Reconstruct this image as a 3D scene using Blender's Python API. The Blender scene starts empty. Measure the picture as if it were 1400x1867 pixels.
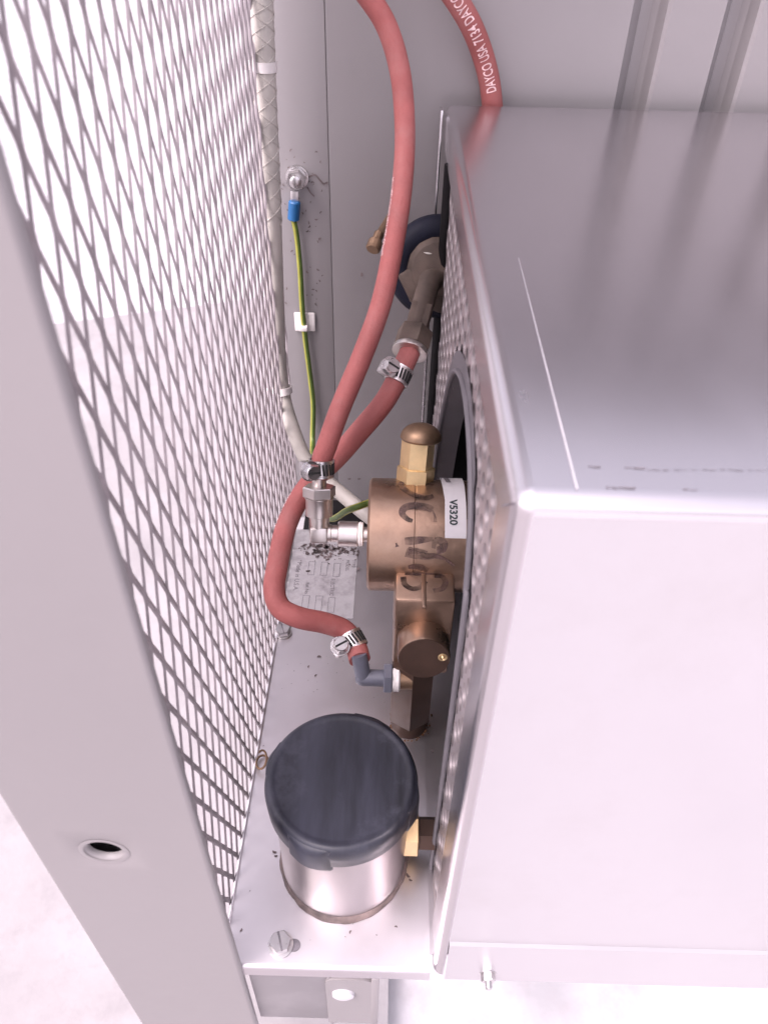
import bpy, bmesh, math, random
from mathutils import Vector, Matrix
random.seed(4)
C = bpy.context.scene.collection
SC = bpy.context.scene
U = 0.4                      # one drawing unit = 0.4 m (camera height above the base plate)
rad = math.radians

# ------------------------------------------------------------------ camera
FPX, CX, CY = 1360.86, 700.0, 933.5
PITCH, YAW, ROLL = 0.710003, -0.00437681, 0.0244573
def _Rx(t): return Matrix(((1,0,0),(0,math.cos(t),-math.sin(t)),(0,math.sin(t),math.cos(t))))
def _Rz(t): return Matrix(((math.cos(t),-math.sin(t),0),(math.sin(t),math.cos(t),0),(0,0,1)))
RC = _Rz(ROLL) @ _Rx(PITCH) @ Matrix(((1,0,0),(0,0,-1),(0,1,0))) @ _Rz(YAW)   # world -> camera (x right, y down, z forward)
CAM = Vector((0,0,1))
cam = bpy.data.cameras.new('camera'); camo = bpy.data.objects.new('camera', cam); C.objects.link(camo)
m = Matrix((RC[0], -RC[1], -RC[2])).transposed().to_4x4()
m.translation = CAM*U
camo.matrix_world = m
cam.sensor_fit = 'HORIZONTAL'; cam.sensor_width = 36.0; cam.lens = 36.0*FPX/1400.0
cam.clip_start = 0.01; cam.clip_end = 500
cam.dof.use_dof = True; cam.dof.focus_distance = 1.03*U; cam.dof.aperture_fstop = 24
SC.camera = camo

# ------------------------------------------------------------------ daylight
SUN_EL, SUN_AZ = rad(57), rad(236)      # azimuth from +Y clockwise: soft sun, front left of the cabinet
world = bpy.data.worlds.new('World'); SC.world = world; world.use_nodes = True
wn = world.node_tree; wn.nodes.clear()
sky = wn.nodes.new('ShaderNodeTexSky'); sky.sky_type = 'NISHITA'; sky.sun_disc = False
sky.sun_elevation = SUN_EL; sky.sun_rotation = SUN_AZ; sky.dust_density = 4.0; sky.ozone_density = 0.6; sky.air_density = 1.0
hs = wn.nodes.new('ShaderNodeHueSaturation'); hs.inputs['Saturation'].default_value = 0.25
tint = wn.nodes.new('ShaderNodeMix'); tint.data_type = 'RGBA'; tint.blend_type = 'MULTIPLY'; tint.inputs[0].default_value = 1
tint.inputs[7].default_value = (1.0, 0.90, 0.975, 1)
bg = wn.nodes.new('ShaderNodeBackground'); bg.inputs['Strength'].default_value = 0.15
wo = wn.nodes.new('ShaderNodeOutputWorld')
wn.links.new(sky.outputs[0], hs.inputs['Color']); wn.links.new(hs.outputs[0], tint.inputs[6])
wn.links.new(tint.outputs[2], bg.inputs[0]); wn.links.new(bg.outputs[0], wo.inputs[0])
sl = bpy.data.lights.new('sun', 'SUN'); sl.energy = 0.6; sl.angle = rad(25); sl.color = (1.0, 0.90, 0.90)
so = bpy.data.objects.new('sun', sl); C.objects.link(so)
sd = Vector((math.sin(SUN_AZ)*math.cos(SUN_EL), math.cos(SUN_AZ)*math.cos(SUN_EL), math.sin(SUN_EL)))
so.rotation_euler = sd.to_track_quat('Z', 'Y').to_euler()
SC.view_settings.view_transform = 'Standard'; SC.view_settings.look = 'None'; SC.view_settings.gamma = 1
SC.view_settings.exposure = 1.58

# ------------------------------------------------------------------ where a sight line meets a real surface
def ray(px, py): return RC.transposed() @ Vector(((px-CX)/FPX, (py-CY)/FPX, 1.0))
def at(px, py, depth): return CAM + ray(px, py)*depth
def on(ax, v, px, py):
    d = ray(px, py); i = 'xyz'.index(ax); return CAM + d*((v-CAM[i])/d[i])

# ------------------------------------------------------------------ materials
def node_mat(name, col, rough=0.5, metal=0.0, spec=0.5, var=0.08, vscale=30, stretch=(1,1,1), rvar=0.08, bump=0.0, bscale=200, dirt=None, dirt_scale=8, dirt_amt=0.5, coat=0, fine=0.0):
    mt = bpy.data.materials.new(name); mt.use_nodes = True
    n = mt.node_tree.nodes; l = mt.node_tree.links
    b = n['Principled BSDF']
    b.inputs['Roughness'].default_value = rough; b.inputs['Metallic'].default_value = metal
    b.inputs['Specular IOR Level'].default_value = spec
    if coat: b.inputs['Coat Weight'].default_value = coat
    tc = n.new('ShaderNodeTexCoord'); mp = n.new('ShaderNodeMapping'); mp.inputs['Scale'].default_value = stretch
    l.new(tc.outputs['Object'], mp.inputs[0])
    nz = n.new('ShaderNodeTexNoise'); nz.inputs['Scale'].default_value = vscale; nz.inputs['Detail'].default_value = 6; nz.inputs['Roughness'].default_value = .6
    l.new(mp.outputs[0], nz.inputs['Vector'])
    cr = n.new('ShaderNodeMix'); cr.data_type = 'RGBA'
    d = [max(0, c*(1-var*2)) for c in col]; e = [min(1, c*(1+var*2)) for c in col]
    cr.inputs[6].default_value = (*d, 1); cr.inputs[7].default_value = (*e, 1)
    mc = n.new('ShaderNodeMapRange'); mc.inputs['From Min'].default_value = .32; mc.inputs['From Max'].default_value = .68
    l.new(nz.outputs['Fac'], mc.inputs['Value']); l.new(mc.outputs[0], cr.inputs[0])
    last = cr.outputs[2]
    if dirt is not None:
        n2 = n.new('ShaderNodeTexNoise'); n2.inputs['Scale'].default_value = dirt_scale; n2.inputs['Detail'].default_value = 8; n2.inputs['Roughness'].default_value = .7
        l.new(tc.outputs['Object'], n2.inputs['Vector'])
        rp = n.new('ShaderNodeValToRGB'); rp.color_ramp.elements[0].position = .5; rp.color_ramp.elements[1].position = .75
        rp.color_ramp.elements[1].color = (dirt_amt,)*3+(1,)
        l.new(n2.outputs['Fac'], rp.inputs[0])
        m2 = n.new('ShaderNodeMix'); m2.data_type = 'RGBA'; m2.inputs[7].default_value = (*dirt, 1)
        l.new(rp.outputs[0], m2.inputs[0]); l.new(last, m2.inputs[6]); last = m2.outputs[2]
    l.new(last, b.inputs['Base Color'])
    mr = n.new('ShaderNodeMapRange'); mr.inputs['To Min'].default_value = max(0.02, rough-rvar); mr.inputs['To Max'].default_value = min(1, rough+rvar)
    mr.inputs['From Min'].default_value = .3; mr.inputs['From Max'].default_value = .7
    l.new(nz.outputs['Fac'], mr.inputs['Value']); l.new(mr.outputs[0], b.inputs['Roughness'])
    if bump:
        n3 = n.new('ShaderNodeTexNoise'); n3.inputs['Scale'].default_value = bscale; n3.inputs['Detail'].default_value = 4
        l.new(mp.outputs[0], n3.inputs['Vector'])
        bp = n.new('ShaderNodeBump'); bp.inputs['Strength'].default_value = bump; bp.inputs['Distance'].default_value = .001
        l.new(n3.outputs['Fac'], bp.inputs['Height']); l.new(bp.outputs[0], b.inputs['Normal'])
    return mt
M = dict(
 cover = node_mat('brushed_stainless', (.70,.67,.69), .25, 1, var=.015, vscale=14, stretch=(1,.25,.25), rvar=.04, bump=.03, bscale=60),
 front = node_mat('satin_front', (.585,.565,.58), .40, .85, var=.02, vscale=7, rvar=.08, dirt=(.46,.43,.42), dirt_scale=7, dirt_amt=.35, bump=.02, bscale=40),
 plate = node_mat('stainless_plate', (.66,.63,.65), .36, 1, var=.02, vscale=18, rvar=.05),
 perf  = node_mat('perforated_steel', (.46,.41,.42), .40, .8, var=.05, vscale=40, rvar=.06),
 wall  = node_mat('grey_wall_paint', (.265,.248,.252), .36, 0, var=.02, vscale=10, rvar=.05, dirt=(.21,.195,.193), dirt_scale=5, dirt_amt=.25, bump=.02, bscale=40),
 post  = node_mat('grey_post_paint', (.255,.236,.238), .5, 0, var=.02, vscale=12, dirt=(.21,.19,.19), dirt_scale=6, dirt_amt=.25, bump=.03, bscale=300),
 meshm = node_mat('coated_mesh', (.35,.31,.32), .5, .2, var=.12, vscale=60, rvar=.1, bump=.1, bscale=200),
 red   = node_mat('red_rubber', (.325,.098,.092), .62, 0, spec=.35, var=.07, vscale=45, rvar=.08, dirt=(.36,.17,.16), dirt_scale=24, dirt_amt=.6, bump=.3, bscale=600),
 hosein= node_mat('hose_bore', (.55,.12,.12), .7),
 print = node_mat('pale_print', (.80,.55,.54), .7, var=.15, vscale=300),
 bronze= node_mat('cast_bronze', (.36,.245,.18), .33, .9, var=.12, vscale=30, rvar=.12, bump=.22, bscale=120, dirt=(.25,.14,.09), dirt_scale=16, dirt_amt=.5),
 brass = node_mat('yellow_brass', (.78,.58,.32), .38, .8, var=.08, vscale=50, rvar=.08, dirt=(.35,.2,.1), dirt_scale=30, dirt_amt=.4),
 dbrass= node_mat('tarnished_brass', (.26,.17,.11), .45, .8, var=.15, vscale=50, rvar=.08),
 dark_brown=node_mat('dark_bronze', (.075,.043,.031), .5, .35, var=.1, vscale=60),  # darker brown than the cast bronze of the body
 nickel= node_mat('nickel_plate', (.62,.575,.55), .34, 1, var=.04, vscale=60, rvar=.07),
 zinc  = node_mat('zinc_plate', (.60,.58,.58), .3, 1, var=.06, vscale=90, rvar=.08),
 ptfe  = node_mat('thread_tape', (.82,.78,.76), .6, var=.05, vscale=100, bump=.3, bscale=500),
 black = node_mat('black_plastic', (.024,.025,.037), .42, 0, spec=.5, var=.4, vscale=22, stretch=(2.2,.35,1), rvar=.12, dirt=(.09,.09,.12), dirt_scale=20, dirt_amt=.8, bump=.05, bscale=200),
 navy  = node_mat('navy_rubber', (.010,.011,.022), .6, 0, spec=.2, var=.2, vscale=40),
 rubber= node_mat('matte_black', (.010,.009,.010), .75, 0, spec=.15, var=.2, vscale=40),
 trim  = node_mat('grey_edge_trim', (.12,.11,.122), .6, 0, var=.08, vscale=40),
 pvc   = node_mat('grey_pvc', (.13,.135,.17), .4, 0, var=.06, vscale=60),
 cable = node_mat('pale_cable', (.48,.45,.41), .45, 0, var=.08, vscale=60, dirt=(.35,.31,.28), dirt_scale=30, dirt_amt=.4),
 nylon = node_mat('white_nylon', (.72,.68,.66), .45, 0, var=.04, vscale=60),
 green = node_mat('earth_green', (.08,.13,.025), .5, 0, var=.08, vscale=90),
 yellow= node_mat('earth_yellow', (.33,.33,.06), .5, 0, var=.08, vscale=90),
 blue  = node_mat('blue_sleeve', (.012,.10,.26), .45, 0, var=.08, vscale=90),
 paper = node_mat('label_paper', (.52,.50,.52), .5, 0, var=.02, vscale=60),
 foil  = node_mat('foil_label', (.40,.385,.40), .5, .0, var=.05, vscale=50, dirt=(.12,.10,.11), dirt_scale=30, dirt_amt=.8),
 ink   = node_mat('black_ink', (.015,.028,.032), .55, 0, var=.2, vscale=200),
 faint = node_mat('faded_ink', (.16,.145,.16), .6, 0, var=.2, vscale=300),
 marker= node_mat('marker_ink', (.085,.05,.045), .5, .3, var=.45, vscale=90),
 ssteel= node_mat('spun_stainless', (.39,.355,.355), .38, 1, var=.06, vscale=16, stretch=(1,1,.3), rvar=.06),
 sealant=node_mat('brown_sealant', (.16,.12,.11), .6, 0, var=.3, vscale=80, bump=.4, bscale=200),
 dust  = node_mat('dust', (.14,.11,.11), .9, 0, var=.3, vscale=100),
 rust  = node_mat('rust_crust', (.20,.11,.065), .85, 0, var=.4, vscale=160, bump=.5, bscale=300),
 rail  = node_mat('dull_rail', (.25,.235,.245), .35, .4, var=.06, vscale=20, dirt=(.38,.36,.37), dirt_scale=25, dirt_amt=.5),
 dusty = node_mat('dusty_brass', (.115,.085,.07), .7, .25, var=.2, vscale=40),
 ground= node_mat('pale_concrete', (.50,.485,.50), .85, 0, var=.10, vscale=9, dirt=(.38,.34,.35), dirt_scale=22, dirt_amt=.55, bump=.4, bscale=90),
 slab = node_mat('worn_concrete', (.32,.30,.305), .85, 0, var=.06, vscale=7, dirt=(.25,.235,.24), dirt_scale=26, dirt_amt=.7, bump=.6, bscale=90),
 motor = node_mat('interior_black', (.012,.012,.013), .8, spec=.1),  # near-black, keeps the inside of the cover opening dark
 dent  = node_mat('dark_hole', (.02,.02,.02), .8),
)

nt = M['marker'].node_tree; nz_ = nt.nodes.new('ShaderNodeTexNoise'); nz_.inputs['Scale'].default_value = 160; nz_.inputs['Detail'].default_value = 5
tc_ = nt.nodes.new('ShaderNodeTexCoord'); nt.links.new(tc_.outputs['Object'], nz_.inputs['Vector'])
mr_ = nt.nodes.new('ShaderNodeMapRange'); mr_.inputs['From Min'].default_value = .35; mr_.inputs['From Max'].default_value = .62; mr_.inputs['To Min'].default_value = .25; mr_.inputs['To Max'].default_value = .92
nt.links.new(nz_.outputs['Fac'], mr_.inputs['Value']); nt.links.new(mr_.outputs[0], nt.nodes['Principled BSDF'].inputs['Alpha'])
# ------------------------------------------------------------------ mesh builder (drawing units, world coordinates)
def basis(z, x=None):
    z = Vector(z).normalized()
    if x is None: x = Vector((1,0,0)) if abs(z.x) < .8 else Vector((0,1,0))
    x = (Vector(x) - z*Vector(x).dot(z)).normalized()
    return Matrix((x, z.cross(x), z)).transposed()
def frame(o, z, x=None):
    m = basis(z, x).to_4x4(); m.translation = Vector(o); return m
def spline(pts, sub=8):
    P = [Vector(p) for p in pts]
    P = [P[0]*2-P[1]] + P + [P[-1]*2-P[-2]]; out = []
    for i in range(1, len(P)-2):
        for k in range(sub):
            t = k/sub; a,b,c,d = P[i-1:i+3]
            out.append(0.5*((2*b)+(c-a)*t+(2*a-5*b+4*c-d)*t*t+(3*b-3*c+d-a)*t**3))
    out.append(P[-2]); return out
class MB:
    def __init__(s): s.v = []; s.f = []
    def add(s, vs, fs):
        o = len(s.v); s.v += [Vector(v) for v in vs]; s.f += [tuple(i+o for i in f) for f in fs]; return s
    def lathe(s, fr, prof, n=32, caps=True, a0=0, hexa=False):
        vs = []; fs = []
        for (h, r) in prof:
            for k in range(n):
                a = a0 + 2*math.pi*k/n
                vs.append(fr @ Vector((r*math.cos(a), r*math.sin(a), h)))
        for i in range(len(prof)-1):
            for k in range(n):
                k2 = (k+1) % n; fs.append((i*n+k, i*n+k2, (i+1)*n+k2, (i+1)*n+k))
        if caps:
            fs.append(tuple(range(n-1, -1, -1))); fs.append(tuple((len(prof)-1)*n+k for k in range(n)))
        return s.add(vs, fs)
    def hexn(s, fr, h0, h1, r, a0=0, c=.12):
        d = (h1-h0)*c
        return s.lathe(fr, [(h0, r*.93), (h0+d, r), (h1-d, r), (h1, r*.93)], 6, a0=a0)
    def cyl(s, p0, p1, r0, r1=None, n=24, ch=0.0):
        p0 = Vector(p0); p1 = Vector(p1); L = (p1-p0).length; r1 = r0 if r1 is None else r1
        pr = [(0, r0), (L, r1)] if not ch else [(0, r0-ch), (ch, r0), (L-ch, r1), (L, r1-ch)]
        return s.lathe(frame(p0, p1-p0), pr, n)
    def tube(s, path, r, n=16, caps=True, rf=None):
        P = [Vector(p) for p in path]; vs = []; fs = []
        t0 = (P[1]-P[0]).normalized(); B = basis(t0); x = B.col[0].copy()
        for i, p in enumerate(P):
            t = (P[min(i+1, len(P)-1)]-P[max(i-1, 0)]).normalized()
            x = (x - t*x.dot(t)).normalized(); y = t.cross(x)
            rr = rf(i/(len(P)-1)) if rf else r
            for k in range(n):
                a = 2*math.pi*k/n; vs.append(p + (x*math.cos(a)+y*math.sin(a))*rr)
        for i in range(len(P)-1):
            for k in range(n):
                k2 = (k+1) % n; fs.append((i*n+k, i*n+k2, (i+1)*n+k2, (i+1)*n+k))
        if caps: fs.append(tuple(range(n-1, -1, -1))); fs.append(tuple((len(P)-1)*n+k for k in range(n)))
        return s.add(vs, fs)
    def box(s, a, b, bev=0.0, fr=None, seg=2):
        bm = bmesh.new(); bmesh.ops.create_cube(bm, size=1)
        a = Vector(a); b = Vector(b); c = (a+b)/2; d = b-a
        for v in bm.verts: v.co = Vector((v.co.x*d.x, v.co.y*d.y, v.co.z*d.z)) + c
        if bev: bmesh.ops.bevel(bm, geom=bm.edges[:], offset=bev, segments=seg, profile=.5, affect='EDGES')
        bm.verts.index_update()
        vs = [fr @ v.co if fr else v.co.copy() for v in bm.verts]; fs = [tuple(v.index for v in f.verts) for f in bm.faces]
        bm.free(); return s.add(vs, fs)
    def prism(s, poly, h0, h1, fr):      # polygon in local xy, extruded along local z
        n = len(poly)
        vs = [fr @ Vector((x, y, h0)) for x, y in poly] + [fr @ Vector((x, y, h1)) for x, y in poly]
        fs = [(k, (k+1) % n, n+(k+1) % n, n+k) for k in range(n)] + [tuple(range(n-1, -1, -1)), tuple(range(n, 2*n))]
        return s.add(vs, fs)
    def strip(s, path, w, thick, up):    # flat ribbon on a surface; up(p) gives the surface normal there
        P = [Vector(p) for p in path]; vs = []; fs = []
        for i, p in enumerate(P):
            t = (P[min(i+1, len(P)-1)]-P[max(i-1, 0)]).normalized(); n_ = up(p); sd = t.cross(n_).normalized()
            ww = w(i/(len(P)-1)) if callable(w) else w
            for q in (-1, 1): vs.append(p+sd*q*ww/2+n_*thick)
        for i in range(len(P)-1): fs.append((2*i, 2*i+1, 2*i+3, 2*i+2))
        return s.add(vs, fs)
    def build(s, name, mat, parent=None, sharp=38, inv=None):
        root = parent
        while root is not None and root.parent: root = root.parent
        inv = Matrix.Identity(4) if root is None else ROOTS[root.name].inverted()
        me = bpy.data.meshes.new(name)
        me.from_pydata([tuple((inv @ v)*U) for v in s.v], [], s.f)
        bm = bmesh.new(); bm.from_mesh(me)
        bmesh.ops.recalc_face_normals(bm, faces=bm.faces[:])
        for e in bm.edges:
            e.smooth = not (len(e.link_faces) == 2 and e.calc_face_angle(0) > rad(sharp))
        for f in bm.faces: f.smooth = True
        bm.to_mesh(me); bm.free()
        me.materials.append(M[mat])
        o = bpy.data.objects.new(name, me); C.objects.link(o)
        if parent: o.parent = parent
        else: ROOTS[o.name] = Matrix.Identity(4)
        return o
ROOTS = {}
def tag(o, label=None, cat=None, group=None, kind=None):
    if label: o['label'] = label
    if cat: o['category'] = cat
    if group: o['group'] = group
    if kind: o['kind'] = kind
    return o
def set_root(o, mtx):
    ROOTS[o.name] = mtx.copy(); mm = mtx.copy(); mm.translation = mtx.translation*U; o.matrix_world = mm
def thing(name, label, cat, mtx=None, group=None):
    o = bpy.data.objects.new(name, None); C.objects.link(o); o.empty_display_size = .02
    mtx = mtx if isinstance(mtx, Matrix) else Matrix.Translation(Vector(mtx) if mtx is not None else Vector((0,0,0)))
    set_root(o, mtx); return tag(o, label, cat, group)
def dup(root, mtx, label):
    r = root.copy(); C.objects.link(r); set_root(r, mtx); r['label'] = label
    for ch in list(root.children):
        c = ch.copy(); C.objects.link(c); c.parent = r
        for g in list(ch.children):
            d = g.copy(); C.objects.link(d); d.parent = c
    return r
def text_mesh(txt, size, bold=0.0):
    """letters as flat triangles: list of (x, y) vertices and faces, x along the line, centred on y"""
    cu = bpy.data.curves.new('lettering', 'FONT'); cu.body = txt; cu.size = size; cu.resolution_u = 3; cu.align_y = 'CENTER'; cu.offset = bold*size
    ob = bpy.data.objects.new('lettering', cu); C.objects.link(ob)
    dg = bpy.context.evaluated_depsgraph_get(); ev = ob.evaluated_get(dg); me = ev.to_mesh()
    vs = [(v.co.x, v.co.y) for v in me.vertices]; fs = [tuple(p.vertices) for p in me.polygons]
    bt = bmesh.new(); bt.from_mesh(me)
    for ax_, co_ in [((0,1,0), (0, size*(-.6+.12*q), 0)) for q in range(11)] + [((1,0,0), (size*.3*q, 0, 0)) for q in range(1, 40)]:
        bmesh.ops.bisect_plane(bt, geom=bt.verts[:]+bt.edges[:]+bt.faces[:], plane_co=co_, plane_no=ax_)
    bt.verts.index_update(); vs = [(v.co.x, v.co.y) for v in bt.verts]; fs = [tuple(v.index for v in f.verts) for f in bt.faces]; bt.free()
    ev.to_mesh_clear(); bpy.data.objects.remove(ob); bpy.data.curves.remove(cu)
    return vs, fs

# ------------------------------------------------------------------ layout constants
XM, XB = -0.186, 0.071       # mesh plane, cover side plane
YF, YC, YW = 0.3185, 1.239, 1.275       # front of the plate / cover, back of the cover, back wall
ZT = 0.738                   # top of the cover
ZG = -1.0                    # ground

# ================================================================== SETTING
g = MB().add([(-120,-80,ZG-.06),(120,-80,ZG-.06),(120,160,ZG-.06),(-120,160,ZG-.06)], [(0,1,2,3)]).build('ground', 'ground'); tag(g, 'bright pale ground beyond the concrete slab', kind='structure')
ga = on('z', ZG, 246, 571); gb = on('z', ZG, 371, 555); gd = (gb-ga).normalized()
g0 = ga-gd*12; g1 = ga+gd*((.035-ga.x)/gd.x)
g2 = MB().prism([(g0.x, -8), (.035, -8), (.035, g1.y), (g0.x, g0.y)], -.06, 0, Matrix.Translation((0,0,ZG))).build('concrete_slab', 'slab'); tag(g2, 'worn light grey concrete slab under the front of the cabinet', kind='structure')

# back wall: narrow left sheet, wide sheet with pressed grooves
wl = thing('back_panel', 'narrow grey wall sheet with earth stud, left of the vertical seam', 'wall panel', (-.2, YW, 0))
MB().box((-.228, YW+.001, -.12), (-.1083, YW+.012, 1.32), .0012).build('sheet', 'wall', wl)
MB().box((-.125, YW+.0135, -.12), (-.095, YW+.016, 1.32)).build('seam_shade_strip', 'rubber', wl)  # black strip standing in for the shadow in the seam gap
wr = thing('back_panel', 'wide grey wall sheet with pressed vertical grooves behind the steel cover', 'wall panel', (.4, YW, 0))
prof = [(-.1073, YW)]
x = .3815
while x < 1.3:
    prof += [(x-.052, YW if x < .41 else YW-.007), (x-.034, YW+.026), (x-.018, YW+.028), (x-.010, YW+.020), (x-.005, YW-.005), (x, YW-.008)]
    x += .1282
prof += [(x, YW-.008)]
b = MB(); n = len(prof)
vs = [(px, py, z) for z in (-.12, 1.32) for px, py in prof] + [(px, py+.006, z) for z in (-.12, 1.32) for px, py in prof]
fs = [(i, i+1, n+i+1, n+i) for i in range(n-1)] + [(2*n+i, 2*n+i+1, 3*n+i+1, 3*n+i) for i in range(n-1)]
fs += [(0, n, 3*n, 2*n)]
b.add(vs, fs).build('ribbed_sheet', 'wall', wr, sharp=20)

# unseen strip added above the back wall to darken the cabinet inside
rf = tag(MB().box((-.20, 1.13, 1.325), (1.4, 1.29, 1.345), .004).build('shade_panel', 'wall'), 'unseen grey shade strip added above the back wall', 'shade strip')

# corner post with a round hole
pt = thing('corner_post', 'grey painted steel corner post with one round hole, front left', 'post', (-.28, .367, ZG))
PY = .312
PX0, PX1 = -.374*PY/.367, XM*PY/.367
hc = on('y', PY, 190, 1553); HR = .0155
def patch_with_hole(b, cx, cz, half, r, y, depth, n=32):
    vs = []; fs = []
    for k in range(n):
        a = 2*math.pi*k/n; c, s_ = math.cos(a), math.sin(a); q = half/max(abs(c), abs(s_))
        vs += [(cx+c*q, y, cz+s_*q), (cx+c*(r+.004), y, cz+s_*(r+.004)), (cx+c*(r+.0015), y+.0012, cz+s_*(r+.0015)), (cx+c*r, y+.004, cz+s_*r), (cx+c*r, y+depth, cz+s_*r)]
    for k in range(n):
        k2 = (k+1) % n
        for j in range(4): fs.append((5*k+j, 5*k2+j, 5*k2+j+1, 5*k+j+1))
    b.add(vs, fs)
b = MB(); half = .04; rr = .004
zs = (ZG, 1.92)
for z0, z1 in ((zs[0], hc.z-half), (hc.z+half, zs[1])):
    b.add([(PX0+rr, PY, z0), (PX1-rr, PY, z0), (PX1-rr, PY, z1), (PX0+rr, PY, z1)], [(0,1,2,3)])
for x0, x1 in ((PX0+rr, hc.x-half), (hc.x+half, PX1-rr)):
    b.add([(x0, PY, hc.z-half), (x1, PY, hc.z-half), (x1, PY, hc.z+half), (x0, PY, hc.z+half)], [(0,1,2,3)])
patch_with_hole(b, hc.x, hc.z, half, HR, PY, .0065)
for sx, xe in ((1, PX1), (-1, PX0)):
    arc = [(xe-sx*rr+sx*rr*math.sin(t), PY+rr-rr*math.cos(t)) for t in [rad(q) for q in range(0, 91, 15)]] + ([(xe, PY+.05), (xe+.006, PY+.05), (xe+.006, PY+.012)] if sx < 0 else [(xe, PY+.008), (xe-.004, PY+.008), (xe-.004, PY+.006)])
    k = len(arc)
    b.add([(p[0], p[1], z) for z in zs for p in arc], [(i, i+1, k+i+1, k+i) for i in range(k-1)])
b.build('post_channel', 'post', pt, sharp=50)
b = MB()
fr = frame((hc.x, PY, hc.z), (0,-1,0))
b.lathe(fr, [(.0003, HR+.008), (.0006, HR+.006), (.0006, HR+.004), (.0003, HR+.003)], 40, caps=False).build('hole_rim', 'post', pt)
MB().box((PX0+.008, PY+.030, hc.z-.2), (PX1-.07, PY+.034, hc.z+.2)).box((PX0+.008, PY+.006, hc.z-.2), (PX0+.012, PY+.030, hc.z+.2)).box((PX1-.074, PY+.006, hc.z-.2), (PX1-.07, PY+.030, hc.z+.2)).build('back_closure', 'rail', pt)

# expanded metal screen
ms = MB()
H_, LW, Z0 = .0284/2, .081, .9315
TH = rad(19)
wd, tk = .0062, .0023
j = 0; y = .345
while y < 1.20:
    pts = []
    z = -.10
    nseg = int(2.2/(LW/2))
    for i in range(nseg*2+1):
        half_i, odd = divmod(i, 2)
        zc = Z0 + (half_i-26)*LW/2
        sgn = 1 if (half_i + j) % 2 == 0 else -1
        for dz in ((-.004, .004) if not odd else ()):
            pts.append((XM, y + sgn*(H_/2-.0010), zc+dz))
    pts = [p for p in pts if -.03 < p[2] < 1.90]
    vs = []; fs = []
    for p in pts:
        for a, c in ((-1,-1), (1,-1), (1,1), (-1,1)):
            dx = -a*wd/2*math.sin(TH) + c*tk/2*math.cos(TH); dy = a*wd/2*math.cos(TH) + c*tk/2*math.sin(TH)
            vs.append((p[0]+dx, p[1]+dy, p[2]))
    for i in range(len(pts)-1):
        for k in range(4): fs.append((4*i+k, 4*i+(k+1) % 4, 4*i+4+(k+1) % 4, 4*i+4+k))
    ms.add(vs, fs); y += H_; j += 1
mo = ms.build('mesh_screen', 'meshm', sharp=60); tag(mo, 'expanded metal mesh screen filling the left side of the cabinet', 'mesh screen')

# ================================================================== BASE PLATE
bp = thing('base_plate', 'bright steel base plate under the pump and the cup', 'plate', (-.06, .7, 0))
YB = 1.103
b = MB(); pr = [(YB, 0)] + [(YF+.006-.006*math.sin(t), -.006+.006*math.cos(t)) for t in [rad(q) for q in range(0, 91, 15)]] + [(YF, -.024)]
pr2 = [(YB, -.004)] + [(YF+.006-.003*math.sin(t), -.006+.003*math.cos(t)) for t in [rad(q) for q in range(0, 91, 15)]] + [(YF+.003, -.024)]
k = len(pr); X0, X1 = XM+.003, XB+.25
ring = pr + pr2[::-1]; k = len(ring)
b.add([(X0, p[0], p[1]) for p in ring] + [(.0675, p[0], p[1]) for p in ring], [(i, (i+1) % k, k+(i+1) % k, k+i) for i in range(k)] + [tuple(range(k)), tuple(range(k, 2*k))])
b.box((.0675, .34, -.004), (.5, YB, -.0002))
b.build('plate_sheet', 'plate', bp, sharp=35)
MB().box((-.176, YB-.03, -.075), (.3, YW, -.065)).build('gap_shade_sheet', 'rubber', bp)  # added black sheet, paints the gap behind the plate as dark shade
MB().box((X0-.001, YF+.008, -.012), (X0+.0025, YB, .0035), .001).build('side_hem', 'plate', bp)
def bolt(px, py, lab, slot_dir):
    p = on('z', 0, px, py); fr = frame((p.x, p.y, 0), (0,0,1))
    sl_ = MB().prism([(-.006, -.0072)] + [(.017+.0072*math.cos(t), .0072*math.sin(t)) for t in [rad(q) for q in range(-90, 91, 15)]] + [(-.006, .0072)], .0004, .0010, Matrix.Translation(p) @ Matrix.Rotation(slot_dir, 4, 'Z')).build('bolt_slot', 'faint', bp)
    bo = MB().hexn(fr, .003, .0125, .0135, a0=.3).lathe(fr, [(.001, .0155), (.003, .0155), (.0032, .014)], 28).build('hex_bolt', 'zinc', bp); tag(bo, lab)
    MB().box((-.0115, -.0012, .0124), (.0115, .0012, .0129), 0, Matrix.Translation((p.x, p.y, 0)) @ Matrix.Rotation(1.9, 4, 'Z')).build('screw_slot', 'faint', bo)
bolt(512, 1724, 'slotted hex bolt at the front edge of the plate', 0)
bolt(516, 1154, 'slotted hex bolt beside the red hose bend', 1.2)
p = on('z', 0, 479, 1396)
wr_ = [(p.x+.010*math.cos(t)*(1-.05*t), p.y+.013*math.sin(t), .002+.0022*t) for t in [q*.35 for q in range(26)]]
tag(MB().tube(wr_, .0017, 6).build('wire_curl', 'dbrass'), 'small curl of wire on the plate at the left of the black cap', 'wire')

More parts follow.
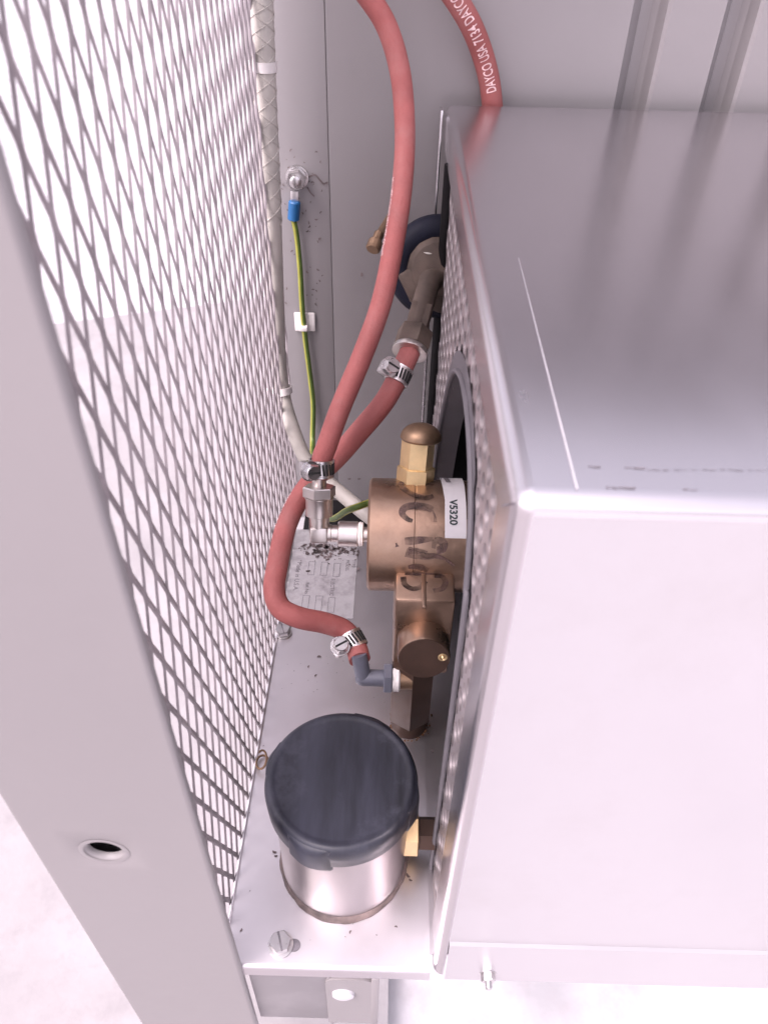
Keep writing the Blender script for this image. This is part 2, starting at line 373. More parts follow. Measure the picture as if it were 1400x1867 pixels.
# rating label on the plate
lb = thing('rating_label', 'pale foil rating label with printed boxes, on the plate behind the red hose', 'label', (-.116, .985, 0))
MB().box((-.1795, .872, .0004), (-.0535, 1.1, .0011)).build('label_sheet', 'foil', lb)
b = MB()
def lrect(b, x, y, w, h, t=.0008):
    for a, c in (((x-w/2, y-h/2), (x+w/2, y-h/2+t)), ((x-w/2, y+h/2-t), (x+w/2, y+h/2)), ((x-w/2, y-h/2), (x-w/2+t, y+h/2)), ((x+w/2-t, y-h/2), (x+w/2, y+h/2))):
        b.add([(a[0], a[1], .0015), (c[0], a[1], .0015), (c[0], c[1], .0015), (a[0], c[1], .0015)], [(0,1,2,3)])
for (px, py) in ((568, 1037), (591, 1038), (614, 1040), (557, 1100), (581, 1101), (604, 1104)):
    q = on('z', 0, px, py); b = MB(); lrect(b, q.x, q.y, .0125, .036); b.build('printed_box', 'faint', lb)
def flat_text(txt, size, px, py, mat, name):
    vs, fs = text_mesh(txt, size); q = on('z', 0, px, py)
    MB().add([(q.x + y_, q.y - x_, .0016) for x_, y_ in vs], fs).build(name, mat, lb)
flat_text('Made in U.S.A.', .0125, 546, 1026, 'faint', 'printed_line')
flat_text('Ref. No.', .009, 561, 1063, 'faint', 'printed_line')
flat_text('ELECTRIC', .010, 607, 1056, 'faint', 'printed_line')
flat_text('MODEL', .009, 634, 1022, 'faint', 'printed_line')
flat_text('TYPE', .009, 645, 1022, 'faint', 'printed_line')

# ================================================================== LOWER FRAME under the plate
lf = thing('lower_frame', 'grey steel frame rail below the front of the base plate', 'frame', (-.1, .33, -.1))
MB().box((PX1+.004, .3225, -.20), (-.058, .3265, -.006), .001).build('rail', 'rail', lf)
MB().box((-.058, .3205, -.22), (-.0535, .345, -.012), .0015).box((-.003, .318, -.22), (.007, .345, -.026), .0015).build('angle_edge', 'post', lf)
br = MB(); ply = [(-.030, 0), (-.030, .155), (-.026, .163), (-.018, .167), (.018, .167), (.026, .163), (.030, .155), (.030, 0)]
br.prism(ply, 0, .006, frame((-.030, .3245, -.20), (0,-1,0), (1,0,0))).build('foot_bracket', 'post', lf)
q = on('y', .3185, 626, 1812)
MB().lathe(frame((q.x, .3186, q.z), (0,-1,0)), [(0, .0145), (.004, .0135), (.006, .009), (.0065, 0.001)], 28).build('rivet_head', 'paper', lf)


# ================================================================== STEEL COVER
cv = thing('steel_cover', 'large stainless steel pump cover with perforated left side', 'cover', (.4, .75, 0))
R_ = .0120; XE = .80
# top sheet folded into front and into a narrow left return
b = MB(); A = [rad(q) for q in range(0, 91, 10)]; nA0 = len(A)
ZL = on('y', YF, 1100, 1726).z; print('ZL', ZL, on('y', YF, 1100, 1788).z)
# top/front profile swept along x, with rounded left corner columns
def front_prof(ins):       # y,z along the top -> front
    return [(YC-.004, ZT-ins)] + [(YF+R_-(R_-ins)*math.sin(t), ZT-R_+(R_-ins)*math.cos(t)) for t in A] + [(YF+ins, ZL), (YF-.003+ins, ZL-.004), (YF-.009+ins, .010)]
pf_all = front_prof(0); nT = 1+len(A)
pf = pf_all[:nT]; k = len(pf)
xs = [XB+R_+.0, .11, .2, .4, .6, XE]
b.add([(x_, p[0], p[1]) for x_ in xs for p in pf], [(i*k+j, i*k+j+1, (i+1)*k+j+1, (i+1)*k+j) for i in range(len(xs)-1) for j in range(k-1)])
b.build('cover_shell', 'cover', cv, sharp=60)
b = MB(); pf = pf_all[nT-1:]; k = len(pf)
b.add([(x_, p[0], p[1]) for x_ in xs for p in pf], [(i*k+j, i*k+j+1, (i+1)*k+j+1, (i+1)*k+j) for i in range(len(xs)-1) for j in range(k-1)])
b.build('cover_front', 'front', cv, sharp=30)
# left fold: quarter round along the top edge (y direction) and down the front edge (z direction)
b = MB()
sec = [(XB+R_-R_*math.sin(t), ZT-R_+R_*math.cos(t)) for t in A] + [(XB, ZT-.046), (XB+.0025, ZT-.046)]
sec2 = sec[:nA0]; k = len(sec2)
ys = [YC-.004, .9, .6, YF+R_]
b.add([(p[0], y_, p[1]) for y_ in ys for p in sec2], [(i*k+j, i*k+j+1, (i+1)*k+j+1, (i+1)*k+j) for i in range(len(ys)-1) for j in range(k-1)])
sec2 = sec[nA0-1:]; k = len(sec2); ys = [YC-.004, .9, .6, YF+.052]
b.add([(p[0], y_, p[1]) for y_ in ys for p in sec2], [(i*k+j, i*k+j+1, (i+1)*k+j+1, (i+1)*k+j) for i in range(len(ys)-1) for j in range(k-1)])
b.build('top_fold', 'cover', cv, sharp=60)
b = MB()
sec = [(XB+R_-R_*math.sin(t), YF+R_-R_*math.cos(t)) for t in A] + [(XB, YF+.052), (XB+.0025, YF+.052)]
k = len(sec); zl = [ZT-R_, .4, ZL, -.004]
b.add([(p[0], p[1], z_) for z_ in zl for p in sec], [(i*k+j, i*k+j+1, (i+1)*k+j+1, (i+1)*k+j) for i in range(len(zl)-1) for j in range(k-1)])
# corner ball
nA = len(A); vs = []
for t in A:
    for u_ in A:
        vs.append((XB+R_-R_*math.sin(t)*math.sin(u_), YF+R_-R_*math.sin(t)*math.cos(u_), ZT-R_+R_*math.cos(t)))
b.add(vs, [(i*nA+j, (i+1)*nA+j, (i+1)*nA+j+1, i*nA+j+1) for i in range(nA-1) for j in range(nA-1)])
b.build('front_fold', 'cover', cv, sharp=60)
# scratch on the top, its glint painted pale, and the seam at the corner
a_, c_ = on('z', ZT, 1052, 893), on('z', ZT, 945, 470)
MB().strip([a_, a_.lerp(c_, .5), c_], lambda t: .0008*(1-t)+.0003, .0006, lambda p: Vector((0,0,1))).build('scratch_glint', 'paper', cv)
MB().strip([(XB-.0006, YF+.008, ZT-.010), (XB-.0006, YF+.03, ZT-.030)], .0012, .0004, lambda p: Vector((-1,0,0))).build('corner_seam', 'faint', cv)
# scuffs near the front edge
b = MB()
for (x0, x1, yy) in ((1072,1096,851), (1138,1178,853), (1180,1400,857), (1105,1160,890), (1245,1272,893)):
    st = x0
    while st < x1:
        en = min(x1, st+random.uniform(6, 22))
        b.strip([on('z', ZT, st, yy+random.uniform(-1,1)), on('z', ZT, en, yy+random.uniform(-1,1)+.03*(en-st))], random.uniform(.0003, .0010)*(1.8 if x1-x0 < 60 else .8), .0004, lambda p: Vector((0,0,1)))
        st = en+random.uniform(0, 10)
tag(b.build('scuff_marks', 'faint', cv), kind='stuff')
# perforated side sheet with an arched opening
OPEN = [(.445, -.02), (.445, .46), (.455, .53), (.480, .585), (.53, .615), (.60, .624), (.68, .606), (.76, .56), (.83, .48), (.885, .39), (.93, .26), (.955, .12), (.96, -.02)]
def inside(y, z):
    c = False; n = len(OPEN); j = n-1
    for i in range(n):
        (yi, zi), (yj, zj) = OPEN[i], OPEN[j]
        if (zi > z) != (zj > z) and y < (yj-yi)*(z-zi)/(zj-zi)+yi: c = not c
        j = i
    return c
def edge_dist(y, z):
    best = 9
    for (y0, z0), (y1, z1) in zip(OPEN, OPEN[1:]):
        dy, dz = y1-y0, z1-z0; t = max(0, min(1, ((y-y0)*dy+(z-z0)*dz)/(dy*dy+dz*dz)))
        best = min(best, math.hypot(y-y0-t*dy, z-z0-t*dz))
    return best
PD, PR, XP = .0330, .0120, XB+.003
b = MB(); NC = 12
row = 0; z = .012
while z < .715:
    y = .352 + (PD/2 if row % 2 else 0)
    lim = 1.03 + .07*max(0, (.45-z)/.45)
    while y < lim:
        if not inside(y, z) and edge_dist(y, z) > (.009 if y < .5 else .0165):
            solid = z > .69 or y < .369 or z < .03
            outer = []
            for q in range(NC):
                a = math.pi/6 + 2*math.pi*q/NC
                rad_hex = PD/math.sqrt(3) if q % 2 == 0 else PD/2
                outer.append((y+rad_hex*math.cos(a), z+rad_hex*math.sin(a)))
            if solid:
                b.add([(XP, *o) for o in outer], [tuple(range(NC))])
            else:
                inner = [(y+PR*math.cos(math.pi/6+2*math.pi*q/NC), z+PR*math.sin(math.pi/6+2*math.pi*q/NC)) for q in range(NC)]
                vs = [(XP, *o) for o in outer] + [(XP, *o) for o in inner] + [(XP+.0042, *o) for o in inner] + [(XP+.0042, *o) for o in outer]
                fs = []
                for q in range(NC):
                    q2 = (q+1) % NC
                    for lv in range(3): fs.append((lv*NC+q, lv*NC+q2, (lv+1)*NC+q2, (lv+1)*NC+q))
                b.add(vs, fs)
        y += PD
    z += PD*math.sqrt(3)/2; row += 1
b.build('perforated_side', 'perf', cv, sharp=40)
edge = spline([(XB+.001, y, z) for y, z in OPEN[:1]+OPEN[1:]], 6)
tb = MB().tube(edge, .0032, 8)
n_ = len(edge)
tb.add([p_+Vector((dx_, 0, 0)) for dx_ in (-.002, .030) for p_ in edge], [(i, i+1, n_+i+1, n_+i) for i in range(n_-1)])
tb.build('opening_trim', 'trim', cv)
tb = MB(); outp = []
for i, p_ in enumerate(edge):
    t_ = (edge[min(i+1, n_-1)]-edge[max(i-1, 0)]).normalized(); nn = Vector((1,0,0)).cross(t_); nn = nn if nn.dot(p_-Vector((p_.x, .68, .2))) > 0 else -nn
    outp.append(Vector((XB+.0018, p_.y, p_.z))+nn*(.009 if p_.y < .5 else .022))
tb.add([Vector((XB+.0018, p_.y, p_.z)) for p_ in edge] + outp, [(i, i+1, n_+i+1, n_+i) for i in range(n_-1)])
tb.build('opening_flange', 'trim', cv)
# black strip and steel edge by the back wall
MB().box((XB+.010, 1.0, .0), (XB+.016, 1.225, ZT-.03), .002).cyl((XB+.006, 1.13, .0), (XB+.006, 1.10, ZT-.045), .010, n=12).build('edge_strip', 'rubber', cv)
MB().box((XB-.008, 1.212, 0), (XB-.004, YC-.003, ZT-.002), .001).build('rear_flange', 'cover', cv)
MB().box((XE-.01, YF+.01, 0), (XE, YC-.01, ZT-.01)).box((XB+.02, YC-.02, 0), (XE, YC-.012, ZT-.01)).build('inner_wall', 'motor', cv)  # inner walls coloured black in place of the shade inside the cover
# flange bolt on the front lip
q = on('y', YF-.005, 889, 1772)
fr = frame((q.x, YF-.006, q.z), (0,-1,0))
MB().hexn(fr, .002, .010, .0085, a0=.2).lathe(fr, [(0, .0105), (.002, .0105), (.0022, .009)], 20).lathe(fr, [(.009, .004), (.017, .004), (.018, .003)], 16).build('flange_bolt', 'zinc', cv)
#q = on('y', YF+.003, 1392, 1770); fr = frame((q.x, YF+.004, q.z), (0,-1,0))
#MB().hexn(fr, .002, .010, .0085, a0=.5).lathe(fr, [(0, .0105), (.002, .0105), (.0022, .009)], 20).build('flange_bolt', 'zinc', cv)
# motor inside the cover
mt_ = thing('pump_motor', 'black electric motor inside the dark cover opening', 'motor', (.2, .78, .1))
MB().lathe(frame((.115, .78, .288), (1,0,0)), [(0, .07), (.01, .10), (.03, .115), (.30, .115), (.32, .1)], 40).build('motor_body', 'motor', mt_)
MB().box((.13, .68, .0), (.38, .88, .19), .004).build('motor_foot', 'motor', mt_)

# ================================================================== PUMP
PYc, PZc, PRr = .78, .288, .0795
PL = -.0245
pm = thing('brass_pump', 'bronze vane pump body with black marker scrawl, its end in the cover', 'pump', (.05, PYc, 0))
fr = frame((PL, PYc, PZc), (1,0,0), (0,1,0))
MB().lathe(fr, [(0, PRr-.004), (.003, PRr), (.0615, PRr), (.0625, PRr-.0012), (.0645, PRr-.0012), (.0655, PRr-.0005), (.14, PRr-.0005), (.143, PRr-.004)], 96).build('pump_body', 'bronze', pm, sharp=30)
def cyl_pt(px, py, r=PRr):
    d = ray(px, py); o = CAM-Vector((0, PYc, PZc)); a = d.y**2+d.z**2; bq = 2*(o.y*d.y+o.z*d.z); cq = o.y**2+o.z**2-r*r
    disc = max(0, bq*bq-4*a*cq); t = (-bq-math.sqrt(disc))/(2*a); return CAM+d*t
def cyl_n(p):
    v = Vector((0, p.y-PYc, p.z-PZc)); return v.normalized()
# port block and boss pointing to the front
bx0, bx1 = .014, .092
b = MB()
zt_, zb_ = cyl_pt(775, 1046).z, .140
print('block top', zt_, cyl_pt(775, 1046))
b.box((bx0, .652, zb_), (bx1, .80, zt_), .005)
b.build('port_block', 'bronze', pm)
BC = Vector((.0540, .613, .2230)); bax = Vector((0, -1, .16)).normalized()
fr = frame(BC, bax, (1,0,0))
MB().lathe(fr, [(-.06, .0345), (-.003, .0345), (-.0005, .0335)], 56).build('port_boss', 'bronze', pm)
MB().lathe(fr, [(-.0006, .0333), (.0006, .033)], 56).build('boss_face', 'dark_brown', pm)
q = Vector((.024, .004, 0)); 
MB().lathe(fr @ Matrix.Translation(q), [(-.002, .0065), (.0012, .0062), (.0016, .0045), (.0004, .0030), (.0035, .0010)], 20).build('boss_pin', 'brass', pm)
b = MB(); b.box((.0485, .640, zt_-.004), (.0545, .70, zt_+.0012), .001); b.build('block_rib', 'bronze', pm)
# lower hex connector standing on the plate
fr = frame((.0430, .662, 0), (0,0,1))
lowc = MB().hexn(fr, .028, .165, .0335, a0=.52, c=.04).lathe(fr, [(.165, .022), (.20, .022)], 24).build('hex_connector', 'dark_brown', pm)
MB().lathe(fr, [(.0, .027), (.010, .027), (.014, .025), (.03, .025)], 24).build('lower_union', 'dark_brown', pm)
b = MB()
for i in range(110):
    a = random.uniform(0, 6.28); r_ = .022+abs(random.gauss(0, .006)); s_ = random.uniform(.0006, .0020)
    p = Vector((.043+r_*math.cos(a), .662+r_*math.sin(a), .0002))
    b.box((-s_, -s_*.7, 0), (s_, s_*.7, s_*.6), 0, Matrix.Translation(p) @ Matrix.Rotation(random.uniform(0, 3), 4, 'Z'))
ru = tag(b.build('rust_flakes', 'rust'), 'rusty flakes scattered on the plate round the lower union', 'flakes', kind='stuff')
# acorn relief-valve nut on the top
ac0 = cyl_pt(757, 872) ; ac0 = Vector((ac0.x-.001, PYc+.036, PZc+.066)); acax = Vector((.05, .36, 1)).normalized()
fr = frame(ac0, acax, (1,0,0))
MB().hexn(fr, 0, .024, .0262, a0=.02, c=.05).build('nut_base', 'brass', pm)
MB().hexn(fr, .021, .064, .0230, a0=.02+math.pi/6*0, c=.04).build('acorn_hex', 'brass', pm)
MB().lathe(fr @ Matrix.Translation((.003, .002, 0)), [(.061, .0262), (.064, .0282)] + [(.064+.021*math.sin(t), .0282*math.cos(t)+.0003) for t in [rad(q) for q in range(0, 91, 10)]], 40).build('acorn_dome', 'dbrass', pm)
# marker scrawl
b = MB()
strokes = [
 ([(790,885),(765,880),(742,878),(730,883),(738,893),(755,903),(775,908),(790,905)], 6),
 ([(788,930),(778,925),(755,922),(738,926),(733,936),(742,946),(752,950)], 7),
 ([(788,930),(793,942),(793,952)], 4),
 ([(738,987),(752,986),(772,984),(790,983)], 7), ([(740,1007),(760,1012),(780,1014),(796,1014),(812,1020),(828,1031)], 8),
 ([(744,1004),(770,1005),(778,1008)], 9), ([(796,1003),(806,1001),(808,990),(798,985),(792,990),(790,1000)], 7), ([(722,990),(724,997)], 4),
 ([(744,1034),(762,1033),(780,1040)], 6)]
for s_, w in strokes:
    pts = spline([cyl_pt(*p) for p in s_], 6)
    b.strip(pts, lambda t, w=w: w*.00135*(.75+.4*math.sin(t*3+w)), .0006, cyl_n)
b.build('marker_scrawl', 'marker', pm)
b = MB()
for s_, w in (([(735,1052),(738,1066),(752,1074),(768,1070),(775,1060)], 7), ([(792,1050),(806,1052),(812,1062),(806,1074),(790,1078)], 7), ([(738,1046),(760,1047),(785,1046),(806,1048)], 5)):
    pts = spline([on('z', zt_, *p) for p in s_], 6)
    b.strip(pts, w*.00110, .0006, lambda p: Vector((0,0,1)))
b.build('marker_scrawl', 'marker', pm)
# white sticker
b = MB(); vs = []; fs = []
tops = [cyl_pt(802+k_*.0, 870+k_*(980-870)/16.) for k_ in range(17)]
for k_ in range(17):
    yy = 871+k_*(981-871)/16.; l_ = cyl_pt(801+10*min(1, k_/6.)**.6, yy, PRr+.0006); r_ = Vector((.105, l_.y, l_.z)); 
    vs += [l_, r_]
    if k_: fs.append((2*k_-2, 2*k_-1, 2*k_+1, 2*k_))
st = tag(MB().add(vs, fs).build('sticker', 'paper'), 'white V5320 sticker on the pump body', 'sticker')
def wrap_text(txt, size, x0, px, py0, name, mat, par):
    vs, fs = text_mesh(txt, size, .03); p = cyl_pt(px, py0, PRr+.0012)
    th0 = math.atan2(p.z-PZc, p.y-PYc); out = []
    for tx, ty in vs:
        th = th0 + tx/PRr
        out.append((p.x+ty, PYc+(PRr+.0013)*math.cos(th), PZc+(PRr+.0013)*math.sin(th)))
    MB().add(out, fs).build(name, mat, par)
wrap_text('V5320', .0142, 0, 825.5, 911, 'sticker_text', 'ink', st)
b = MB().strip([cyl_pt(812, 872, PRr+.0008), cyl_pt(818, 880, PRr+.0008)], .007, .0008, cyl_n).build('sticker_mark', 'faint', st)

# ================================================================== NICKEL ELBOW
eb = thing('elbow_fitting', 'nickel plated elbow fitting on the left end of the pump', 'pipe fitting', (-.096, PYc, PZc))
E0 = on('y', PYc, 582, 972); ux = Vector((1,0,0)); eax = Vector((0, .40, .917)).normalized()
k7 = .000775
fx = frame((E0.x, PYc, E0.z), ux)
MB().lathe(fx, [(0, .0130), (.017, .0130), (.018, .0122), (.030, .0122)], 28).lathe(fx, [(-.0125, .004), (-.011, .009), (-.006, .0125), (0, .0128)], 28).build('elbow_body', 'nickel', eb)
fv = frame((E0.x, PYc, E0.z), eax)
MB().lathe(fv, [(-.012, .006), (-.009, .0120), (0, .0143), (.026, .0143)], 32).box((-.012, -.0146, -.011), (.013, .0138, .012), .003, fv).build('elbow_knuckle', 'nickel', eb)
MB().lathe(fx, [(.0265, .0165), (.0285, .0182), (.054, .0182), (.0555, .0165)], 40).build('sleeve', 'nickel', eb)
MB().lathe(fx, [(.0555, .0165), (.058, .0178), (.060, .017), (.0615, .0176), (.0625, .0160)], 30).build('thread_tape', 'ptfe', eb)
MB().lathe(fx, [(.062, .0105), (.0735, .0105)], 24).build('nipple', 'nickel', eb)
MB().lathe(fv, [(.025, .0145), (.027, .0190), (.050, .0190), (.052, .0205), (.0535, .0205)], 40).build('sleeve', 'nickel', eb)
MB().hexn(fv, .0535, .0690, .0232, a0=.30, c=.10).build('hex_nut', 'nickel', eb)
MB().lathe(fv, [(.066, .0100), (.084, .0100), (.086, .0112), (.092, .0095), (.115, .0095)], 24).build('hose_barb', 'nickel', eb)
HA0 = fv @ Vector((0.003, 0, .0815)); HA1 = fv @ Vector((.004, 0, .108)); print('HA1', [round(c, 4) for c in HA1], [CX+FPX*(RC@(HA1-CAM))[0]/(RC@(HA1-CAM))[2], CY+FPX*(RC@(HA1-CAM))[1]/(RC@(HA1-CAM))[2], (RC@(HA1-CAM))[2]])

# ================================================================== RED HOSES
def hose(name_lab, pts, r, inner=True, group='red rubber hoses'):
    t = thing('red_hose', name_lab, 'hose', pts[0], group)
    path = spline(pts, 10)
    MB().tube(path, r, 24).build('hose_wall', 'red', t)
    return t, path
ra = .0142
ha, pa = hose('long thick red hose rising from the nickel elbow past the wall to the top edge',
  [HA0, HA1, at(596, 812, 1.018), at(620, 745, 1.008), at(663, 642, 1.005), at(697, 545, 1.008), at(721, 425, 1.012), at(734, 330, 1.015), at(738, 235, 1.02), at(730, 135, 1.005), at(706, 50, .985), at(668, -12, .965), at(620, -70, .945), at(560, -140, .92)], ra)
hc_, pc = hose('red hose with white lettering going up behind the steel cover',
  [on('y', 1.2575, 908, 420), on('y', 1.2575, 905, 300), on('y', 1.2575, 897, 185), on('y', 1.25, 886, 120), on('y', 1.235, 862, 52), on('y', 1.225, 826, -10), on('y', 1.215, 780, -70), on('y', 1.2, 720, -130)], .0155)
rb = .0152
ELB = on('y', .640, 668, 1236)       # corner of the plastic elbow
bend_end = at(656, 1203, 1.033)
hb, pb = hose('red hose looping by the mesh from the rear brass fitting to the black plastic elbow',
  [at(748, 640, 1.075), at(735, 668, 1.07), at(702, 730, 1.065), at(655, 787, 1.07), at(612, 836, 1.088), at(578, 868, 1.10), at(548, 905, 1.10), at(521, 962, 1.08), at(506, 1030, 1.05), at(500, 1074, 1.035), at(511, 1108, 1.03), at(545, 1126, 1.03), at(592, 1136, 1.045), at(628, 1150, 1.055), at(648, 1178, 1.05), bend_end], rb)
def hose_text(txt, size, path, r, start_px, vdir, name, parent, rev=False, mat='print', squeeze=.62):
    """lettering wrapped along a hose; vdir(p) = direction on the hose surface that the print faces"""
    vs, fs = text_mesh(txt, size, .015)
    P = path if not rev else path[::-1]
    L = [0]
    for i in range(1, len(P)): L.append(L[-1]+(P[i]-P[i-1]).length)
    def project(p):
        c = RC @ (p-CAM); return Vector((CX+FPX*c.x/c.z, CY+FPX*c.y/c.z))
    s0 = L[min(range(len(P)), key=lambda i: (project(P[i])-Vector(start_px)).length)]
    out = []
    for tx, ty in vs:
        s = s0+tx*squeeze; i = 0
        while i < len(L)-2 and L[i+1] < s: i += 1
        f = (s-L[i])/(L[i+1]-L[i]); p = P[i].lerp(P[i+1], f)
        i0, i1 = max(0, i-1), min(len(P)-1, i+2)
        t = (P[i1]-P[i0]).normalized(); n_ = vdir(p); n_ = (n_-t*n_.dot(t)).normalized(); up = n_.cross(t).normalized()
        a = ty/r
        out.append(p + (n_*math.cos(a)+up*math.sin(a))*(r+.0005))
    MB().add(out, fs).build(name, mat, parent)
toward = lambda p: (CAM-p).normalized()
hose_text('DAYCO USA 7134 DAYCO', .0200, pc, .0155, (890, 163), lambda p: toward(p)+Vector((.1,0,0)), 'hose_print', hc_)
hose_text('DAYCO USA 7134 DAYCO USA 7134', .011, pa, ra, (705, 470), lambda p: toward(p)*.42+Vector((-.92,0,0)), 'hose_print', ha)
hose_text('DAYCO USA 7134', .011, pb, rb, (545, 910), lambda p: toward(p)*.35+Vector((-.94,0,0)), 'hose_print', hb)

# ================================================================== HOSE CLAMPS
def make_clamp(r, lab):
    t = thing('hose_clamp', lab, 'hose clamp', Matrix.Identity(4), 'worm drive hose clamps')
    MB().lathe(Matrix.Identity(4), [(-.0125, r+.0008), (-.0120, r+.0026), (-.0095, r+.0026), (-.0088, r+.0018), (.0088, r+.0018), (.0095, r+.0026), (.0120, r+.0026), (.0125, r+.0008)], 40, caps=False).build('band', 'zinc', t)
    b = MB()
    for k in range(9):
        a = rad(-140 + k*17); 
        f = Matrix.Rotation(a, 4, 'Z')
        b.box((r+.0012, -.0015, -.0078), (r+.0026, .0015, .0078), 0, f @ Matrix.Rotation(rad(8), 4, 'X'))
    b.build('band_slots', 'dent', t)
    f = frame((-r-.0075, -.018, 0), (0,1,0))
    MB().box((-r-.0155, -.010, -.0105), (-r+.002, .012, .0105), .004).build('worm_housing', 'zinc', t)
    s = MB().hexn(f, -.006, .006, .0122, a0=.2, c=.2).lathe(f, [(.004, .0138), (.0062, .0142), (.0075, .012)], 26).lathe(f, [(-.0078, .0092), (-.006, .0102)], 24).build('clamp_screw', 'zinc', t)
    MB().box((-r-.0075-.009, -.0262, -.0014), (-r-.0075+.009, -.0256, .0014), 0).build('screw_slot', 'dent', s)
    return t
cl = make_clamp(.0152, 'hose clamp on the thick red hose just above the nickel elbow')
def clamp_frame(path, px, xdir, flip=1):
    def project(p):
        c = RC @ (p-CAM); return Vector((CX+FPX*c.x/c.z, CY+FPX*c.y/c.z))
    i = min(range(1, len(path)-1), key=lambda i: (project(path[i])-Vector(px)).length)
    return frame(path[i], (path[i+1]-path[i-1])*flip, xdir)
set_root(cl, clamp_frame(pa, (586, 852), (.85, .45, -.2)))
dup(cl, clamp_frame(pb, (728, 682), (.9, .3, -.3), -1), 'hose clamp on the red hose at the rear brass fitting')
dup(cl, clamp_frame(pb, (642, 1172), (.85, -.1, -.2), -1), 'hose clamp above the black plastic elbow')

# ================================================================== PLASTIC ELBOW by the pump foot
pe = thing('plastic_elbow', 'dark grey plastic elbow joining the hose loop to the pump foot', 'pipe fitting', (ELB.x, ELB.y, 0))
cE = Vector((ELB.x-.004, .640, ELB.z))
MB().cyl(pb[-1]+(pb[-1]-cE)*.35, cE, .0112, n=24).lathe(frame(cE, ux), [(-.0118, .003), (-.0105, .0075), (-.006, .0108), (0, .0118), (.036, .0118)], 28).build('elbow_body', 'pvc', pe)
fx = frame(cE, ux)
MB().hexn(fx, .028, .040, .0225, a0=.1, c=.12).build('hex_collar', 'pvc', pe)
MB().lathe(fx, [(.040, .0165), (.042, .0185), (.046, .0178), (.049, .0185), (.051, .016)], 28).build('thread_tape', 'ptfe', pe)
MB().lathe(fx, [(.050, .015), (.068, .015)], 24).build('threaded_end', 'dbrass', pe)

# ================================================================== STEEL CUP with black cap
cc = Vector((-.044, .4570, 0)); cr, ca = .0815, .0885
cup = thing('steel_cup', 'round stainless strainer cup under a black plastic cap at the front', 'strainer cup', cc)
MB().lathe(frame(cc, (0,0,1)), [(0, cr), (.186, cr)], 96).build('cup_body', 'ssteel', cup)
b = MB(); vs = []; fs = []; NS = 96
for k in range(NS):
    a = 2*math.pi*k/NS; w = .0016*math.sin(a*3)*.5+.0005*math.sin(a*17+1)+random.uniform(-.0003, .0003)
    for rr_, zz in ((cr-.001, .0085+w), (cr+.0028+w*.5, .006+w*.6), (cr+.0045+w, .0008)): vs.append((cc.x+rr_*math.cos(a), cc.y+rr_*math.sin(a), zz))
for k in range(NS):
    k2 = (k+1) % NS
    for j in range(2): fs.append((3*k+j, 3*k2+j, 3*k2+j+1, 3*k+j+1))
b.add(vs, fs).build('sealant_bead', 'sealant', cup)
cap = MB().lathe(frame(cc, (0,0,1)), [(.162, ca-.001), (.163, ca), (.190, ca+.0012), (.1965, ca-.0005), (.1995, ca-.0038), (.2002, ca-.007), (.1990, ca-.010), (.1984, ca-.014), (.1990, ca*.5), (.1992, .001)], 96)
cap.lathe(frame(cc, (0,0,1)), [(.162, ca-.001), (.162, cr+.0002)], 96, caps=False)
capo = cap.build('cap', 'black', cup, sharp=60)
def capdir(px, py):
    p = on('z', .19, px, py); return math.atan2(p.y-cc.y, p.x-cc.x)
for (px, py), wdt in (((555, 1560), .021), ((766, 1462), .016), ((692, 1298), .020), ((486, 1385), .018)):
    a = capdir(px, py); f = Matrix.Translation(cc) @ Matrix.Rotation(a, 4, 'Z')
    lug = MB(); vs = []; fs = []; hh = [(.1535, -.004), (.1540, .6), (.158, 1), (.186, .95), (.193, .7), (.197, .0), (.1975, -1.2)]; nn_ = 21
    for h_, q_ in hh:
        for i in range(nn_):
            u_ = -1+2*i/(nn_-1); th = u_*wdt*1.35/ca; r_ = ca+.0004+(.0045*q_*math.cos(u_*math.pi/2)**1.3 if q_ > 0 else .004*q_) - (.0018 if abs(u_) > .97 else 0)
            vs.append(f @ Vector((r_*math.cos(th), r_*math.sin(th), h_)))
    for r__ in range(len(hh)-1):
        for i in range(nn_-1): fs.append((r__*nn_+i, r__*nn_+i+1, (r__+1)*nn_+i+1, (r__+1)*nn_+i))
    fs.append(tuple(range(nn_)))
    lug.add(vs, fs).build('cap_lug', 'black', capo, sharp=70)
# side connection from the cup to the cover
z1 = .062
yc = on('z', z1, 790, 1520).y
fx = frame((cc.x, yc, z1), ux)
sp = thing('side_union', 'brass union joining the steel cup to the cover', 'pipe fitting', (.05, yc, z1))
MB().hexn(fx, .0700, .0960, .0275, a0=.35, c=.05).build('union_nut', 'brass', sp)
MB().hexn(fx, .0955, .128, .021, a0=.1, c=.03).build('hex_spacer', 'dark_brown', sp)

